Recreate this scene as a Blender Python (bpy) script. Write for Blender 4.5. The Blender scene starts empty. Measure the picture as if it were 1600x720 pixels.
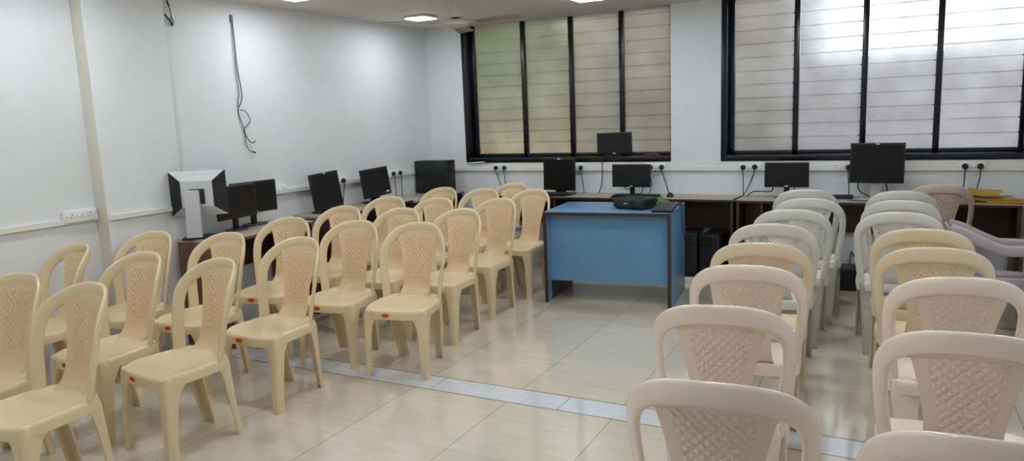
import bpy, bmesh, math, random
from math import sin, cos, pi, radians
from mathutils import Vector, Matrix

random.seed(4)
SC = bpy.context.scene
COL = SC.collection

# ------------------------------------------------------------------ helpers
def srgb(r, g, b):
    f = lambda c: (c / 255) / 12.92 if c / 255 <= .04045 else ((c / 255 + .055) / 1.055) ** 2.4
    return (f(r), f(g), f(b), 1)

def new_mat(name):
    m = bpy.data.materials.new(name); m.use_nodes = True
    nt = m.node_tree
    return m, nt, nt.nodes['Principled BSDF']

def mat(name, rgb, rough=.5, metal=0, noise=0, nscale=8, spec=.5, coat=0, bump=0, bscale=200, dark=.75):
    """plain material, optionally with blotchy wear (noise) and fine bump"""
    m, nt, b = new_mat(name)
    b.inputs['Roughness'].default_value = rough
    b.inputs['Metallic'].default_value = metal
    b.inputs['Specular IOR Level'].default_value = spec
    b.inputs['Coat Weight'].default_value = coat
    c = srgb(*rgb)
    b.inputs['Base Color'].default_value = c
    L = nt.links.new
    tc = nt.nodes.new('ShaderNodeTexCoord')
    if noise:
        n = nt.nodes.new('ShaderNodeTexNoise'); n.inputs['Scale'].default_value = nscale; n.inputs['Detail'].default_value = 6
        L(tc.outputs['Object'], n.inputs['Vector'])
        r = nt.nodes.new('ShaderNodeValToRGB')
        r.color_ramp.elements[0].position = .35; r.color_ramp.elements[1].position = .65
        d = 1 - noise * (1 - dark) / .25 * .25
        r.color_ramp.elements[0].color = (c[0] * (1 - noise), c[1] * (1 - noise), c[2] * (1 - noise), 1)
        r.color_ramp.elements[1].color = c
        L(n.outputs['Fac'], r.inputs['Fac']); L(r.outputs['Color'], b.inputs['Base Color'])
    if bump:
        n2 = nt.nodes.new('ShaderNodeTexNoise'); n2.inputs['Scale'].default_value = bscale; n2.inputs['Detail'].default_value = 3
        L(tc.outputs['Object'], n2.inputs['Vector'])
        bp = nt.nodes.new('ShaderNodeBump'); bp.inputs['Strength'].default_value = bump; bp.inputs['Distance'].default_value = .004
        L(n2.outputs['Fac'], bp.inputs['Height']); L(bp.outputs['Normal'], b.inputs['Normal'])
    return m

def BM(): return bmesh.new()

def box(bm, x0, x1, y0, y1, z0, z1, bev=0, M=None, seg=2):
    r = bmesh.ops.create_cube(bm, size=1)
    vs = r['verts']
    for v in vs:
        v.co = Vector((x0 + (v.co.x + .5) * (x1 - x0), y0 + (v.co.y + .5) * (y1 - y0), z0 + (v.co.z + .5) * (z1 - z0)))
    if bev:
        es = list({e for v in vs for e in v.link_edges})
        rb = bmesh.ops.bevel(bm, geom=es, offset=bev, segments=seg, profile=.5, affect='EDGES')
        vs = list({v for f in rb['faces'] for v in f.verts} | {v for v in vs if v.is_valid})
    if M is not None:
        for v in vs: v.co = M @ v.co
    return vs

def ring_loft(bm, rings, cap0=True, cap1=True, close=True):
    V = [[bm.verts.new(p) for p in r] for r in rings]
    n = len(V[0])
    for i in range(len(V) - 1):
        for j in range(n if close else n - 1):
            k = (j + 1) % n
            bm.faces.new((V[i][j], V[i][k], V[i + 1][k], V[i + 1][j]))
    if cap0: bm.faces.new(list(reversed(V[0])))
    if cap1: bm.faces.new(V[-1])
    return V

def lathe(bm, prof, n=24, M=None, cx=0, cy=0):
    """prof: list of (r, z)"""
    rings = []
    for r, z in prof:
        rings.append([Vector((cx + max(r, 1e-4) * cos(2 * pi * k / n), cy + max(r, 1e-4) * sin(2 * pi * k / n), z)) for k in range(n)])
    if M is not None: rings = [[M @ p for p in r] for r in rings]
    ring_loft(bm, rings)

def smooth_path(pts, sub=6):
    P = [Vector(p) for p in pts]
    if len(P) < 3: return P
    Q = [P[0] * 2 - P[1]] + P + [P[-1] * 2 - P[-2]]
    out = []
    for i in range(1, len(Q) - 2):
        a, b, c, d = Q[i - 1:i + 3]
        for s in range(sub):
            t = s / sub
            out.append(.5 * ((2 * b) + (c - a) * t + (2 * a - 5 * b + 4 * c - d) * t * t + (3 * b - a - 3 * c + d) * t ** 3))
    out.append(P[-1])
    return out

def tube(bm, pts, r, n=8, sub=6):
    P = smooth_path(pts, sub)
    rings = []
    up = Vector((.31, .77, .55)).normalized()
    for i, p in enumerate(P):
        T = (P[min(i + 1, len(P) - 1)] - P[max(i - 1, 0)]).normalized()
        A = T.cross(up)
        if A.length < .05: A = T.cross(Vector((1, 0, 0)))
        A.normalize(); B = T.cross(A)
        rings.append([p + A * r * cos(2 * pi * k / n) + B * r * sin(2 * pi * k / n) for k in range(n)])
    ring_loft(bm, rings)

def obj(name, bm, m, parent=None, smooth=True, angle=35, normals=True):
    me = bpy.data.meshes.new(name)
    if normals: bmesh.ops.recalc_face_normals(bm, faces=bm.faces)
    bm.to_mesh(me); bm.free()
    if smooth:
        for p in me.polygons: p.use_smooth = True
        me.set_sharp_from_angle(angle=radians(angle))
    for mm in (m if isinstance(m, (list, tuple)) else [m]): me.materials.append(mm)
    o = bpy.data.objects.new(name, me); COL.objects.link(o)
    if parent is not None: o.parent = parent
    return o

def tag(o, label, cat, group=None):
    o['label'] = label; o['category'] = cat
    if group: o['group'] = group
    return o

def thing(name, label, cat, loc=(0, 0, 0), rz=0, group=None):
    o = bpy.data.objects.new(name, None); COL.objects.link(o)
    o.empty_display_size = .05
    o.location = loc; o.rotation_euler = (0, 0, rz)
    return tag(o, label, cat, group)

def struct(name, bm, m, smooth=False):
    o = obj(name, bm, m, smooth=smooth); o['kind'] = 'structure'
    return o

def kids(o): return list(o.children)

def dup(root, loc, rz, label, group=None, scale=1):
    r = root.copy(); COL.objects.link(r)
    r.location = loc; r.rotation_euler = (0, 0, rz); r.scale = scale if isinstance(scale, tuple) else (scale,) * 3
    r['label'] = label
    if group: r['group'] = group
    for ch in kids(root):
        c = ch.copy(); COL.objects.link(c); c.parent = r
        for g in kids(ch):
            d = g.copy(); COL.objects.link(d); d.parent = c
    return r

def solid(me_obj, t, offset=-1, ang=40):
    md = me_obj.modifiers.new('s', 'SOLIDIFY'); md.thickness = t; md.offset = offset; md.use_rim = True
    dg = bpy.context.evaluated_depsgraph_get()
    dg.update()
    me = bpy.data.meshes.new_from_object(me_obj.evaluated_get(dg))
    me_obj.modifiers.clear()
    old = me_obj.data; me_obj.data = me; me.name = old.name
    for p in me.polygons: p.use_smooth = True
    me.set_sharp_from_angle(angle=radians(ang))

# ------------------------------------------------------------------ dimensions
H = 2.482                     # ceiling
XR = 6.05                     # right wall
YF = -8.6                     # wall behind the camera
TILE = .6

# ------------------------------------------------------------------ materials
def floor_mat():
    m, nt, b = new_mat('floor_tiles')
    N, L = nt.nodes.new, nt.links.new
    geo = N('ShaderNodeNewGeometry')
    sep = N('ShaderNodeSeparateXYZ'); L(geo.outputs['Position'], sep.inputs[0])
    def mth(op, a, bb=None, c=None):
        n = N('ShaderNodeMath'); n.operation = op
        for i, v in enumerate((a, bb, c)):
            if v is None: continue
            if isinstance(v, (int, float)): n.inputs[i].default_value = v
            else: L(v, n.inputs[i])
        return n.outputs[0]
    X, Y = sep.outputs['X'], sep.outputs['Y']
    far = mth('GREATER_THAN', Y, -3.296); near = mth('LESS_THAN', Y, -3.492)
    strip = mth('SUBTRACT', mth('SUBTRACT', 1, far), near)
    fx = mth('FRACT', mth('DIVIDE', mth('SUBTRACT', X, 2.133 - 60), TILE))
    dx = mth('SUBTRACT', .5, mth('ABSOLUTE', mth('SUBTRACT', fx, .5)))
    jx = mth('LESS_THAN', dx, .0026)
    yy = mth('ADD', Y, mth('MULTIPLY', far, 3.296)); yy = mth('ADD', yy, mth('MULTIPLY', near, 3.492))
    fy = mth('FRACT', mth('ADD', mth('DIVIDE', yy, TILE), 50))
    dy = mth('SUBTRACT', .5, mth('ABSOLUTE', mth('SUBTRACT', fy, .5)))
    jy = mth('LESS_THAN', dy, .0017)
    jt = mth('MAXIMUM', jx, mth('MULTIPLY', jy, .22))
    jt = mth('MULTIPLY', jt, mth('SUBTRACT', 1, strip))
    fs = mth('FRACT', mth('DIVIDE', mth('SUBTRACT', X, 2.23 - 80), .8))
    ds = mth('SUBTRACT', .5, mth('ABSOLUTE', mth('SUBTRACT', fs, .5)))
    js = mth('MULTIPLY', mth('LESS_THAN', ds, .0025), strip)
    e1 = mth('LESS_THAN', mth('ABSOLUTE', mth('ADD', Y, 3.296)), .004)
    e2 = mth('LESS_THAN', mth('ABSOLUTE', mth('ADD', Y, 3.492)), .004)
    joint = mth('MAXIMUM', mth('MAXIMUM', jt, js), mth('MAXIMUM', e1, e2))
    # streaky travertine grain running along X
    mp = N('ShaderNodeMapping'); mp.inputs['Scale'].default_value = (1.1, 9, 1); L(geo.outputs['Position'], mp.inputs['Vector'])
    n1 = N('ShaderNodeTexNoise'); n1.inputs['Scale'].default_value = 3.2; n1.inputs['Detail'].default_value = 7; n1.inputs['Distortion'].default_value = .6
    L(mp.outputs[0], n1.inputs['Vector'])
    cr = N('ShaderNodeValToRGB'); cr.color_ramp.elements[0].position = .3; cr.color_ramp.elements[1].position = .72
    cr.color_ramp.elements[0].color = srgb(210, 201, 182); cr.color_ramp.elements[1].color = srgb(219, 211, 194)
    L(n1.outputs['Fac'], cr.inputs['Fac'])
    # tile to tile variation
    wn = N('ShaderNodeTexWhiteNoise'); wn.noise_dimensions = '2D'
    cmb = N('ShaderNodeCombineXYZ')
    L(mth('FLOOR', mth('DIVIDE', mth('SUBTRACT', X, 2.133 - 60), TILE)), cmb.inputs[0]); L(mth('FLOOR', mth('ADD', mth('DIVIDE', yy, TILE), 50)), cmb.inputs[1])
    L(cmb.outputs[0], wn.inputs['Vector'])
    hv = N('ShaderNodeHueSaturation'); L(cr.outputs['Color'], hv.inputs['Color'])
    L(mth('ADD', mth('MULTIPLY', wn.outputs['Value'], .1), .95), hv.inputs['Value'])
    # strip stone
    n2 = N('ShaderNodeTexNoise'); n2.inputs['Scale'].default_value = 34; n2.inputs['Detail'].default_value = 8
    L(geo.outputs['Position'], n2.inputs['Vector'])
    c2 = N('ShaderNodeValToRGB'); c2.color_ramp.elements[0].position = .3; c2.color_ramp.elements[1].position = .7
    c2.color_ramp.elements[0].color = srgb(208, 214, 222); c2.color_ramp.elements[1].color = srgb(222, 228, 236)
    L(n2.outputs['Fac'], c2.inputs['Fac'])
    mx = N('ShaderNodeMix'); mx.data_type = 'RGBA'; L(strip, mx.inputs['Factor']); L(hv.outputs[0], mx.inputs['A']); L(c2.outputs[0], mx.inputs['B'])
    mj = N('ShaderNodeMix'); mj.data_type = 'RGBA'; L(joint, mj.inputs['Factor']); L(mx.outputs['Result'], mj.inputs['A']); mj.inputs['B'].default_value = srgb(84, 76, 66)
    L(mj.outputs['Result'], b.inputs['Base Color'])
    L(mth('ADD', mth('MULTIPLY', joint, .4), .11), b.inputs['Roughness'])
    b.inputs['Coat Weight'].default_value = .7; b.inputs['Coat Roughness'].default_value = .07
    b.inputs['Specular IOR Level'].default_value = .7
    return m

def wall_mat(name, rgb, dirt=True):
    m, nt, b = new_mat(name)
    N, L = nt.nodes.new, nt.links.new
    geo = N('ShaderNodeNewGeometry')
    n = N('ShaderNodeTexNoise'); n.inputs['Scale'].default_value = 1.6; n.inputs['Detail'].default_value = 8; n.inputs['Roughness'].default_value = .7
    L(geo.outputs['Position'], n.inputs['Vector'])
    cr = N('ShaderNodeValToRGB'); cr.color_ramp.elements[0].position = .28; cr.color_ramp.elements[1].position = .55
    c = srgb(*rgb)
    cr.color_ramp.elements[0].color = (c[0] * .93, c[1] * .925, c[2] * .91, 1); cr.color_ramp.elements[1].color = c
    L(n.outputs['Fac'], cr.inputs['Fac']); L(cr.outputs[0], b.inputs['Base Color'])
    b.inputs['Roughness'].default_value = .55
    n3 = N('ShaderNodeTexNoise'); n3.inputs['Scale'].default_value = 60; n3.inputs['Detail'].default_value = 3
    L(geo.outputs['Position'], n3.inputs['Vector'])
    bp = N('ShaderNodeBump'); bp.inputs['Strength'].default_value = .08; bp.inputs['Distance'].default_value = .004
    L(n3.outputs['Fac'], bp.inputs['Height']); L(bp.outputs[0], b.inputs['Normal'])
    return m

M_FLOOR = floor_mat()
M_WALL = wall_mat('white_wall_paint', (226, 229, 231))
M_CEIL = mat('ceiling_paint', (214, 209, 204), .8)
M_BEIGEFACE = mat('mottled_beige_face', (224, 219, 207), .6, noise=.12, nscale=3)  # blotchy beige tone, used only on the pillar's near face
M_TRUNK = mat('trunking_pvc', (232, 231, 225), .4, noise=.06, nscale=4)
M_BLACKFRAME = mat('black_window_frame', (12, 15, 24), .28)
M_GRANITE = mat('black_granite', (15, 16, 20), .25, noise=.3, nscale=60)
M_DARKWOOD = mat('dark_laminate', (62, 36, 30), .4, noise=.25, nscale=5)
M_REDWOOD = mat('brown_laminate', (112, 76, 62), .45, noise=.12, nscale=6)
M_TOP = mat('speckled_desk_top', (176, 166, 150), .35, noise=.18, nscale=70)
M_EDGE = mat('dark_edge_band', (62, 44, 40), .4, noise=.2, nscale=20)
M_BLUE = mat('blue_laminate', (100, 146, 184), .3, noise=.07, nscale=4)
M_BLACK = mat('black_plastic', (20, 21, 24), .4, bump=.1, bscale=400)
M_BLACKMATT = mat('matt_black_plastic', (27, 28, 32), .6)
M_SCREEN = mat('dark_screen', (13, 14, 18), .3, spec=.4)
M_SCREEN2 = mat('grey_dark_screen', (24, 25, 27), .35, spec=.4)
M_SILVER = mat('silver_plastic', (186, 188, 190), .4, metal=.3)
M_SILVWHITE = mat('pale_silver_plastic', (208, 210, 212), .4)
M_LOGO = mat('light_mark', (225, 228, 230), .4)
M_CABLE = mat('black_cable', (22, 22, 25), .5)
M_GREYCABLE = mat('grey_wire', (92, 94, 98), .5)
M_SOCKET = mat('socket_plate', (236, 236, 234), .35)
M_ENV = mat('manila_paper', (202, 160, 66), .7, noise=.15, nscale=12)
M_PAPER = mat('white_paper', (222, 226, 232), .8)
M_GREEN = mat('green_cloth', (98, 158, 62), .9, noise=.25, nscale=40)
M_RAG = mat('red_brown_rag', (98, 52, 44), .95, noise=.35, nscale=30)
M_PURPLE = mat('purple_cover', (118, 92, 160), .6)
M_FAN = mat('cream_fan_enamel', (206, 196, 180), .4)
M_FANDARK = mat('fan_blade_grey', (150, 142, 132), .45)
M_STICK = mat('orange_sticker', (222, 104, 30), .4)
M_STICKIN = mat('dark_red_print', (120, 30, 14), .4)
M_YELLOW = mat('yellow_green_label', (206, 216, 90), .5)
M_CHROME = mat('lens_glass', (60, 66, 74), .08, metal=.5)

def plastic(name, rgb, rough=.3, dirt=0):
    m, nt, b = new_mat(name)
    N, L = nt.nodes.new, nt.links.new
    c = srgb(*rgb)
    b.inputs['Base Color'].default_value = c
    b.inputs['Roughness'].default_value = rough
    b.inputs['Specular IOR Level'].default_value = .5
    if dirt:
        tc = N('ShaderNodeTexCoord')
        n = N('ShaderNodeTexNoise'); n.inputs['Scale'].default_value = 7; n.inputs['Detail'].default_value = 9; n.inputs['Roughness'].default_value = .75
        L(tc.outputs['Object'], n.inputs['Vector'])
        cr = N('ShaderNodeValToRGB'); cr.color_ramp.elements[0].position = .3; cr.color_ramp.elements[1].position = .62
        cr.color_ramp.elements[0].color = (c[0] * (1 - dirt), c[1] * (1 - dirt * 1.02), c[2] * (1 - dirt * 1.15), 1)
        cr.color_ramp.elements[1].color = c
        L(n.outputs['Fac'], cr.inputs['Fac']); L(cr.outputs[0], b.inputs['Base Color'])
    return m

P_BEIGE = plastic('beige_chair_plastic', (225, 204, 167), .2)
P_BEIGE_SPLAT = plastic('beige_splat_plastic', (222, 194, 154), .28)
P_PINK = plastic('pale_pinkish_chair_plastic', (238, 222, 207), .16)
P_PINK_SPLAT = plastic('pinkish_splat_plastic', (234, 214, 196), .22)
P_CREAM = plastic('cream_chair_plastic', (226, 208, 176), .2)
P_CREAM_SPLAT = plastic('cream_splat_plastic', (222, 200, 168), .26)
P_WHITE = plastic('aged_white_plastic', (222, 221, 215), .34, .16)
P_WHITELEG = plastic('grimy_leg_plastic', (186, 182, 170), .45, .4)
P_ROSE = plastic('dull_pink_plastic', (205, 184, 170), .35)
P_MAUVE = plastic('mauve_plastic', (182, 170, 176), .25)

# ------------------------------------------------------------------ room shell
bm = BM(); box(bm, -.4, XR + .2, YF - .2, .3, -.12, 0); struct('floor', bm, M_FLOOR)
bm = BM(); box(bm, -.4, XR + .2, YF - .2, .3, H, H + .12); struct('ceiling', bm, M_CEIL)
bm = BM()
box(bm, -.3, 0, -3.4, .3, 0, H); box(bm, -.3, -.08, YF, -3.4, 0, H)
struct('wall_left', bm, M_WALL)
bm = BM(); box(bm, -.08, .04, -3.855, -3.27, 0, H, .004); 
pil = struct('trim_1', bm, [M_WALL, M_BEIGEFACE])
for p in pil.data.polygons:
    if p.normal.y < -.5: p.material_index = 1
W1 = (.456, 2.69); W2 = (3.158, 5.44); ZS = 1.055
bm = BM()
box(bm, -.3, XR + .2, 0, .22, 0, ZS)
box(bm, -.3, W1[0], 0, .22, ZS, H); box(bm, W1[1], W2[0], 0, .22, ZS, H); box(bm, W2[1], XR + .2, 0, .22, ZS, H)
struct('wall_back', bm, M_WALL)
bm = BM(); box(bm, XR, XR + .2, YF, .3, 0, H); struct('wall_right', bm, M_WALL)
bm = BM(); box(bm, -.4, XR + .2, YF - .2, YF, 0, H); struct('wall_front', bm, M_WALL)

# trunking along the walls
def trunk(name, boxes):
    bm = BM()
    for b in boxes: box(bm, *b, .002)
    struct(name, bm, M_TRUNK)
ZT = .963
trunk('trim_2', [(-.08, -.058, -8.0, -3.855, ZT, ZT + .035)])
trunk('trim_3', [(.04, .062, -3.845, -3.27, ZT, ZT + .035)])
trunk('trim_4', [(0, .022, -3.27, 0, ZT, ZT + .036)])
trunk('trim_5', [(0.022, XR, -.022, 0, ZT, ZT + .04), (0.75, W1[1] + .05, -.008, 0, ZT + .04, ZS - .012), (W2[0], XR, -.008, 0, ZT + .04, ZS - .012)])

# windows -----------------------------------------------------------
def glass_mat():
    m = bpy.data.materials.new('frosted_louvre_glass'); m.use_nodes = True
    nt = m.node_tree; nt.nodes.clear(); N, L = nt.nodes.new, nt.links.new
    out = N('ShaderNodeOutputMaterial')
    tc = N('ShaderNodeTexCoord')
    n = N('ShaderNodeTexNoise'); n.inputs['Scale'].default_value = 42; n.inputs['Detail'].default_value = 3
    mp = N('ShaderNodeMapping'); mp.inputs['Scale'].default_value = (1, 1, 2.2); L(tc.outputs['Object'], mp.inputs[0]); L(mp.outputs[0], n.inputs['Vector'])
    bp = N('ShaderNodeBump'); bp.inputs['Strength'].default_value = .6; bp.inputs['Distance'].default_value = .012; L(n.outputs['Fac'], bp.inputs['Height'])
    n2 = N('ShaderNodeTexNoise'); n2.inputs['Scale'].default_value = 3; n2.inputs['Detail'].default_value = 7; L(tc.outputs['Object'], n2.inputs['Vector'])
    cr = N('ShaderNodeValToRGB'); cr.color_ramp.elements[0].position = .3; cr.color_ramp.elements[1].position = .65
    cr.color_ramp.elements[0].color = (.80, .79, .77, 1); cr.color_ramp.elements[1].color = (.95, .95, .95, 1); L(n2.outputs['Fac'], cr.inputs['Fac'])
    rf = N('ShaderNodeBsdfRefraction'); rf.inputs['IOR'].default_value = 1.12; rf.inputs['Roughness'].default_value = .62
    L(cr.outputs[0], rf.inputs['Color']); L(bp.outputs[0], rf.inputs['Normal'])
    tr = N('ShaderNodeBsdfTranslucent'); L(cr.outputs[0], tr.inputs['Color']); L(bp.outputs[0], tr.inputs['Normal'])
    mx = N('ShaderNodeMixShader'); mx.inputs[0].default_value = .3; L(rf.outputs[0], mx.inputs[1]); L(tr.outputs[0], mx.inputs[2])
    gl = N('ShaderNodeBsdfGlossy'); gl.inputs['Roughness'].default_value = .3; L(bp.outputs[0], gl.inputs['Normal'])
    fr = N('ShaderNodeFresnel'); fr.inputs['IOR'].default_value = 1.4
    m2 = N('ShaderNodeMixShader'); L(fr.outputs[0], m2.inputs[0]); L(mx.outputs[0], m2.inputs[1]); L(gl.outputs[0], m2.inputs[2])
    L(m2.outputs[0], out.inputs[0])
    return m
M_GLASS = glass_mat()
M_CLIP = mat('black_clip', (18, 18, 20), .4)

def window(name, x0, x1, mulls, jl=.03):
    root = bpy.data.objects.new(name, None); COL.objects.link(root); root['kind'] = 'structure'
    yb = .15
    bm = BM()
    box(bm, x0 + jl, x1 - .004, -.012, yb, ZS - .005, ZS + .048, .003)       # sill lining
    obj('sill', bm, M_GRANITE, root)
    bm = BM(); box(bm, x0 - .005, x0 + jl, -.012, yb, ZS - .005, H, .003); box(bm, x1 - .006, x1, .004, yb, ZS, H, .001)
    obj('jamb', bm, M_BLACKFRAME, root)
    bm = BM()
    yf0, yf1 = .095, .148
    zb = ZS + .048
    box(bm, x0 + jl, x1 - .006, yf0, yf1, zb, zb + .034, .003)
    box(bm, x0 + jl, x0 + jl + .045, yf0, yf1, zb, H, .003)
    box(bm, x1 - .03, x1 - .006, yf0 + .03, yf1, zb, H, .002)
    for mx in mulls: box(bm, mx, mx + .046, yf0, yf1, zb, H, .003)
    obj('window_frame', bm, M_BLACKFRAME, root)
    xs = [x0 + jl + .045] + [v for mx in mulls for v in (mx, mx + .046)] + [x1 - .03]
    for k in range(0, len(xs), 2):
        a, b = xs[k] + .004, xs[k + 1] - .004
        bm = BM(); z = zb + .03; pitch = .118; j = 0
        while z < H - .005:
            top = min(z + pitch + .006, H - .001)
            R = Matrix.Translation((0, .126, z)) @ Matrix.Rotation(radians(2.2), 4, 'X')
            box(bm, a, b, -.002, .002, 0, top - z, 0, R)
            z += pitch; j += 1
        obj('louvre_glass', bm, M_GLASS, root, smooth=False)
        bm = BM(); z = zb + .03 + pitch
        while z < H - .02:
            box(bm, b - .009, b + .003, .110, .124, z - .003, z + .004)
            z += pitch
        obj('louvre_clips', bm, M_CLIP, root, smooth=False)
    return root
window('window_1', W1[0], W1[1], [1.098, 1.631, 2.159], .045)
window('window_2', W2[0], W2[1], [3.748, 4.284, 4.825], .045)

# outdoors seen only as blurred tones through the frosted glass
M_OUTWALL = mat('outdoor_lilac_render', (190, 182, 186), .9, noise=.12, nscale=1)
M_OUTDARK = mat('outdoor_grey_render', (156, 148, 128), .9, noise=.15, nscale=1)
M_GROUND = mat('outdoor_paving', (128, 122, 112), .9)
M_LEAF = mat('leaf', (156, 174, 84), .6)
M_TAN = mat('tan_render', (216, 198, 150), .9)
bm = BM(); box(bm, -8, 14, .3, 14, -.4, -.1); struct('outdoor_ground', bm, M_GROUND)
bm = BM(); box(bm, 1.1, 3.35, 1.9, 3.0, -.1, 5)
struct('outdoor_wall_1', bm, M_OUTDARK)
bm = BM(); box(bm, 3.35, 3.75, 2.1, 2.5, -.1, 2.75); box(bm, 3.75, 12, 2.1, 2.3, -.1, 2.02)
struct('outdoor_wall_2', bm, M_OUTWALL)
bm = BM(); box(bm, -6, 1.1, 2.9, 3.1, -.1, 2.9)
struct('outdoor_wall_3', bm, M_TAN)
bm = BM()
for i in range(3000):
    c = Vector((random.gauss(-.35, .55), random.gauss(1.9, .25), random.gauss(2.6, .55)))
    if c.y < 1.4 or c.z < 1.4 or c.x > .95: continue
    a = Vector((random.uniform(-1, 1), random.uniform(-1, 1), random.uniform(-1, 1))).normalized() * random.uniform(.05, .1)
    b = a.cross(Vector((random.random(), random.random(), random.random()))).normalized() * .045
    vs = [bm.verts.new(c + p) for p in (-a, b, a, -b)]
    bm.faces.new(vs)
tree = obj('garden_tree', bm, M_LEAF, smooth=False, normals=False)
bm = BM(); tube(bm, [(-.3, 1.95, -.1), (-.36, 1.9, 1.2), (-.28, 1.95, 2.6)], .07)
obj('trunk', bm, M_DARKWOOD, tree)
tag(tree, 'green leafy tree blurred behind the leftmost louvre panes', 'tree')

# ------------------------------------------------------------------ plastic chairs
def yb(z): return .165 + (z - .43) * .23 + .16 * max(0, z - .43) ** 2

def sec_ring(c, W, N, w, t, n=14, p=2.6):
    out = []
    for k in range(n):
        a = 2 * pi * k / n
        ca, sa = cos(a), sin(a)
        out.append(c + W * (w / 2) * math.copysign(abs(ca) ** (2 / p), ca) + N * (t / 2) * math.copysign(abs(sa) ** (2 / p), sa))
    return out

CX = .208
WRAP = .098
def frame_bm():
    """arched back frame: two stiles that turn inwards and a broad top rail"""
    path = []
    for i in range(15):
        s = i / 14
        z = .405 + s * (.68 - .405)
        x = .182 + (CX - .182) * (3 * s * s - 2 * s ** 3) ** .8
        path.append((x, z, 1.0))
    n = 34
    half = []
    for i in range(1, n + 1):
        a = pi / 2 * (1 - i / n)
        x = CX * max(0, sin(a)) ** (2 / 2.5); z = .68 + .167 * max(0, cos(a)) ** (2 / 2.5)
        half.append((x, z, min(1, (x / CX)) ** 2.2))
    right = path + half
    full = right + [(-x, z, t) for x, z, t in reversed(right[:-1])]
    P = []
    for x, z, t in full:
        P.append(Vector((x, yb(z) - WRAP * (abs(x) / CX) ** 2.4, z)))
    bm = BM(); rings = []
    for i, p in enumerate(P):
        T = (P[min(i + 1, len(P) - 1)] - P[max(i - 1, 0)]).normalized()
        N0 = Vector((0, -1, .1)); N0 = (N0 - T * N0.dot(T)).normalized()      # forward
        W0 = T.cross(N0).normalized()
        out = Vector((p.x, 0, p.z - .62))
        if W0.dot(out) < 0: W0 = -W0                                          # outwards
        tw = radians(54) * full[i][2]
        W = W0 * cos(tw) + N0 * sin(tw); N = N0 * cos(tw) - W0 * sin(tw)
        w = .060 + (.067 - .060) * (1 - full[i][2])
        rings.append(sec_ring(p, W, N, w, .021))
    ring_loft(bm, rings)
    return bm

HOLES = .42
def splat_bm(perf):
    """woven-look central splat; perf = open lattice of the old white chairs"""
    NU, nv = 118, 146
    z0, z1 = .418, .834
    rnd = random.Random(11)
    PX, PZ = (.0265, .031) if not perf else (.0165, .0175)
    bm = BM(); G = []
    def hw(z):
        a = max(0, min(1, (z - .56) / .29)); b = max(0, min(1, (.52 - z) / .10))
        return .094 + .056 * a ** 1.35 + .014 * b ** 2
    def lattice(x, z, inset):
        return abs(x) < hw(z) - (.014 if perf else .034) - inset and .53 + inset < z < (.822 if perf else .802) - inset - .55 * x * x
    for j in range(nv + 1):
        v = j / nv; zz = z0 + v * (z1 - z0); row = []
        for i in range(NU + 1):
            u = 2 * i / NU - 1
            x = u * hw(zz); z = zz - .95 * x * x * v ** 3
            y = yb(z) - .001 - WRAP * (abs(x) / CX) ** 2.4
            b = max(0, (.50 - z) / .085); y -= .040 * b ** 2.2
            row.append(bm.verts.new((x, y, z)))
        G.append(row)
    keep = {}
    for j in range(nv):
        zz = z0 + (j + .5) / nv * (z1 - z0)
        for i in range(NU):
            u = 2 * (i + .5) / NU - 1; x = u * hw(zz); z = zz - .95 * x * x * ((j + .5) / nv) ** 3
            if lattice(x, z, .008):
                p = x / PX + (z - .4) / PZ; q = x / PX - (z - .4) / PZ
                dp, dq = p - round(p), q - round(q)
                ex, ez = (dp + dq) / 2 * PX, (dp - dq) / 2 * PZ
                if perf:
                    if abs(dp) < .36 and abs(dq) < .36: continue
                else:
                    k = (round(p), round(q))
                    if k not in keep: keep[k] = rnd.random() < HOLES
                    if keep[k] and abs(ex) < .0022 and abs(ez) < .0026: continue
            bm.faces.new((G[j][i], G[j][i + 1], G[j + 1][i + 1], G[j + 1][i]))
    return bm

def seat_outline(a, off=0):
    ca, sa = cos(a), sin(a)
    p = 4.0
    x = math.copysign(abs(ca) ** (2 / p), ca); y = math.copysign(abs(sa) ** (2 / p), sa)
    w = .212 + (.19 - .212) * (y * .5 + .5)
    return Vector((x * (w + off), -.031 + y * (.184 + off), 0))

def seat_bm():
    bm = BM(); n = 72; rings = []
    def top(s, p):
        z = .428 - .013 * (1 - s ** 2.4)
        if p.y < -.1: z -= .012 * ((-p.y - .1) / .11) ** 2
        if p.y > .07: z += .010 * ((p.y - .07) / .085) ** 2
        return z
    for s in (.02, .2, .4, .6, .75, .86, .93, .975, 1.0):
        r = []
        for k in range(n):
            p = seat_outline(2 * pi * k / n) * s; p.z = top(s, p); r.append(p)
        rings.append(r)
    for off, dz in ((.005, -.003), (.009, -.010), (.011, -.02), (.0115, -.036), (.0115, -.052)):
        r = []
        for k in range(n):
            a = 2 * pi * k / n
            q = seat_outline(a); z = top(1, q); p = seat_outline(a, off)
            extra = 1.0
            p.z = z + dz * extra; r.append(p)
        rings.append(r)
    ring_loft(bm, rings, cap0=True, cap1=False)
    return bm

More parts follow.
